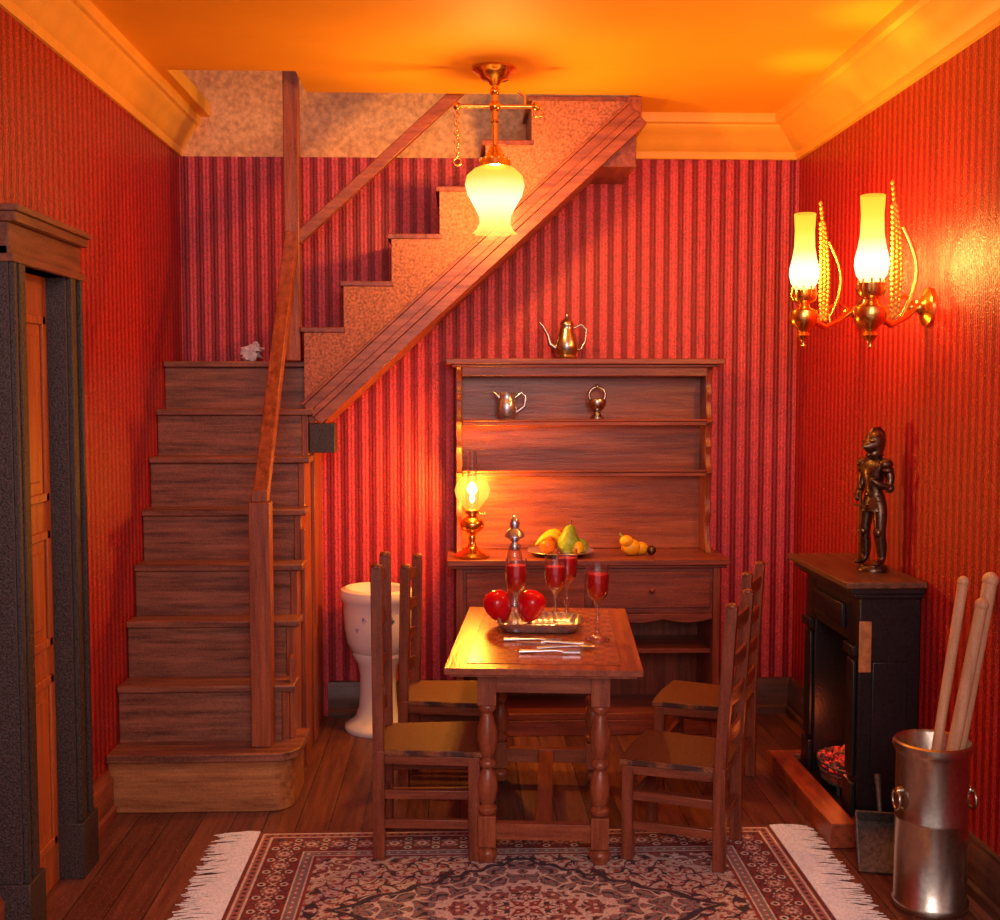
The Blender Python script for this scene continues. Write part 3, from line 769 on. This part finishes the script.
g.box(-.09, .09, -.11, .10, 0, .006, M_iron)
g.prism([(-.11, 0), (.10, 0), (.10, .06), (.06, .055)], -.09, -.084, 'x', M_iron); g.prism([(-.11, 0), (.10, 0), (.10, .06), (.06, .055)], .084, .09, 'x', M_iron)
g.box(-.09, .09, .094, .10, 0, .065, M_iron); g.tube([(0, .10, .04), (0, .16, .07), (0, .24, .09)], [.008, .009, .011], M_iron, 10)
g.build('hearth_shovel', (1.53, 4.04, .075), 0, rot=(math.radians(38), 0, math.radians(-12)))

# ------------------------------------------------------------------ sconces
M_chim = shade_mat('sconce_chimney_glass', .25, .58, [(0, (1, .75, .35)), (.25, (1, .9, .6)), (.5, (1, .62, .12)), (.75, (1, .46, .04)), (1, (.9, .36, .02))], .35, 2.2)
def sconce(loc, reach, dyarm, e=26):
    g = MB()
    g.lathe([(.001, 0), (.012, .005), (.008, .02), (.018, .035), (.03, .05), (.022, .065), (.03, .08), (.055, .10), (.062, .13), (.058, .155), (.03, .17), (.025, .185), (.045, .20), (.05, .225), (.052, .245), (.04, .25)], M_brass)
    for k in range(10):
        t = 2 * pi * k / 10; g.tube([(.045 * math.cos(t), .045 * math.sin(t), .20), (.056 * math.cos(t), .056 * math.sin(t), .225), (.05 * math.cos(t), .05 * math.sin(t), .26)], .004, M_brass, 6)
    g.lathe([(.038, .25), (.056, .275), (.064, .31), (.062, .34), (.052, .38), (.044, .43), (.042, .50), (.046, .57), (.044, .572)], M_chim, cap=False)
    g.tube([(.03, 0, .12), (reach * .35, dyarm * .3, .09), (reach * .6, dyarm * .6, .12), (reach * .8, dyarm * .9, .16), (reach - .01, dyarm, .16)], .013, M_brass)
    g.tube([(reach * .45, dyarm * .4, .10), (reach * .4, dyarm * .4, .17), (reach * .6, dyarm * .6, .20), (reach * .75, dyarm * .8, .17)], .007, M_brass)
    Mx = Matrix.Translation((reach - .03, dyarm, .16)) @ Matrix.Rotation(pi / 2, 4, 'Y')
    g.lathe([(.001, -.02), (.025, -.015), (.03, 0), (.05, .008), (.072, .018), (.074, .029), (.001, .029)], M_brass, M=Mx)
    g.sphere((reach - .065, dyarm, .16), .022, M_brass, 12)
    # tall feather-shaped beaded plume beside the chimney
    K = 26
    for k in range(K):
        t = k / (K - 1); xc = .094 + .012 * math.sin(pi * t) - .018 * t; zc = .13 + .49 * t
        hw_ = .019 * math.sin(pi * min(1, .15 + t * .85)) ** .8 * (1 - .35 * t)
        for s_ in (-1, 0, 1):
            if s_ == 0 or hw_ > .006: g.sphere((xc + s_ * hw_, dyarm * .3 - .006, zc - (.008 if s_ else 0)), (.0095, .0085, .011), M_gilt, 8)
    g.tube([(.094, dyarm * .3, .14), (.06, dyarm * .2, .10), (.03, 0, .11)], .008, M_brass, 8)
    pts2 = [(.125 + .055 * math.sin(pi * t), dyarm * .5, .12 + .34 * t) for t in [i / 10 for i in range(11)]]
    g.tube(pts2, .008, M_brass, 8)
    o = g.build('wall_sconce', loc)
    point('sconce_light', (0, 0, .34), e, (1, .44, .08), .035, o)
sconce((1.545, 4.30, 1.885), 1.78 - 1.545, .04, 52)
sconce((1.485, 4.95, 1.915), 1.78 - 1.485, .12, 42)

# ------------------------------------------------------------------ ceiling lamp
M_tulip = shade_mat('tulip_shade_glass', -.73, -.42, [(0, (1, .5, .06)), (.2, (1, .66, .16)), (.5, (1, .9, .55)), (.8, (1, .52, .07)), (1, (.85, .36, .02))], .35, 1.8)
g = MB()
g.lathe([(.001, 0), (.095, 0), (.10, -.012), (.085, -.022), (.07, -.03), (.06, -.05), (.03, -.058), (.02, -.075), (.001, -.08)], M_brass, n=32)
g.tube([(0, 0, -.06), (0, 0, -.36)], .013, M_brass)
g.sphere((0, 0, -.10), .022, M_brass); g.sphere((0, 0, -.165), .026, M_brass); g.lathe([(.012, -.22), (.02, -.23), (.012, -.24)], M_brass)
g.tube([(-.165, 0, -.165), (.175, 0, -.165)], .009, M_brass); g.sphere((.18, 0, -.165), .02, M_brass); g.torus((.19, 0, -.19), .02, .005, M_brass, 'y')
g.tube([(.13, 0, -.165), (.13, 0, -.12), (.10, 0, -.10)], .006, M_brass); g.sphere((-.165, 0, -.165), .018, M_brass)
for k in range(11): g.torus((-.165, 0, -.185 - k * .019), .010, .0035, M_brass, 'y' if k % 2 else 'x', 10)
g.torus((-.165, 0, -.405), .016, .005, M_brass, 'y')
g.lathe([(.011, -.33), (.025, -.345), (.035, -.37), (.05, -.385), (.066, -.395), (.068, -.425), (.055, -.43)], M_brass)
for k in range(14):
    t = 2 * pi * k / 14; g.sphere((.066 * math.cos(t), .066 * math.sin(t), -.395), .007, M_brass, 6)
g.lathe([(.055, -.425), (.09, -.435), (.122, -.465), (.130, -.505), (.118, -.55), (.09, -.60), (.070, -.64), (.067, -.67), (.078, -.70), (.092, -.715)], M_tulip, n=72, cap=False,
        wav=lambda a, z: (.10 * math.sin(a * 8) * max(0, (-.66 - z) / .055)) + .03 * math.sin(a * 8) * max(0, 1 - abs(z + .52) / .1))
cl = g.build('ceiling_gas_lamp', (.155, 5.10, ZC))
point('gas_light', (0, 0, -.53), 92, (1, .46, .09), .045, cl)

# ------------------------------------------------------------------ light
w = bpy.data.worlds.new('World'); S.world = w; w.use_nodes = True
bg = w.node_tree.nodes['Background']; bg.inputs[0].default_value = (1, .74, .72, 1); bg.inputs[1].default_value = .5
l = bpy.data.lights.new('studio_softbox', 'AREA'); l.shape = 'RECTANGLE'; l.size = 2.0; l.size_y = 1.4; l.energy = 85; l.color = (1, .74, .70)
o = bpy.data.objects.new('studio_softbox', l); S.collection.objects.link(o); o.location = (.3, -.9, 2.6)
o.rotation_euler = (Vector((.1, 4.4, .2)) - o.location).to_track_quat('-Z', 'Y').to_euler()

S.view_settings.view_transform = 'Standard'

cam = bpy.data.cameras.new('camera'); co = bpy.data.objects.new('camera', cam); S.collection.objects.link(co)
cam.sensor_width = 36; cam.lens = 41.4; co.location = (0, 0, 1.73)
co.rotation_euler = (pi / 2 - math.atan(70 / 1150), 0, -math.atan(40 / 1150)); cam.clip_start = .05
S.camera = co
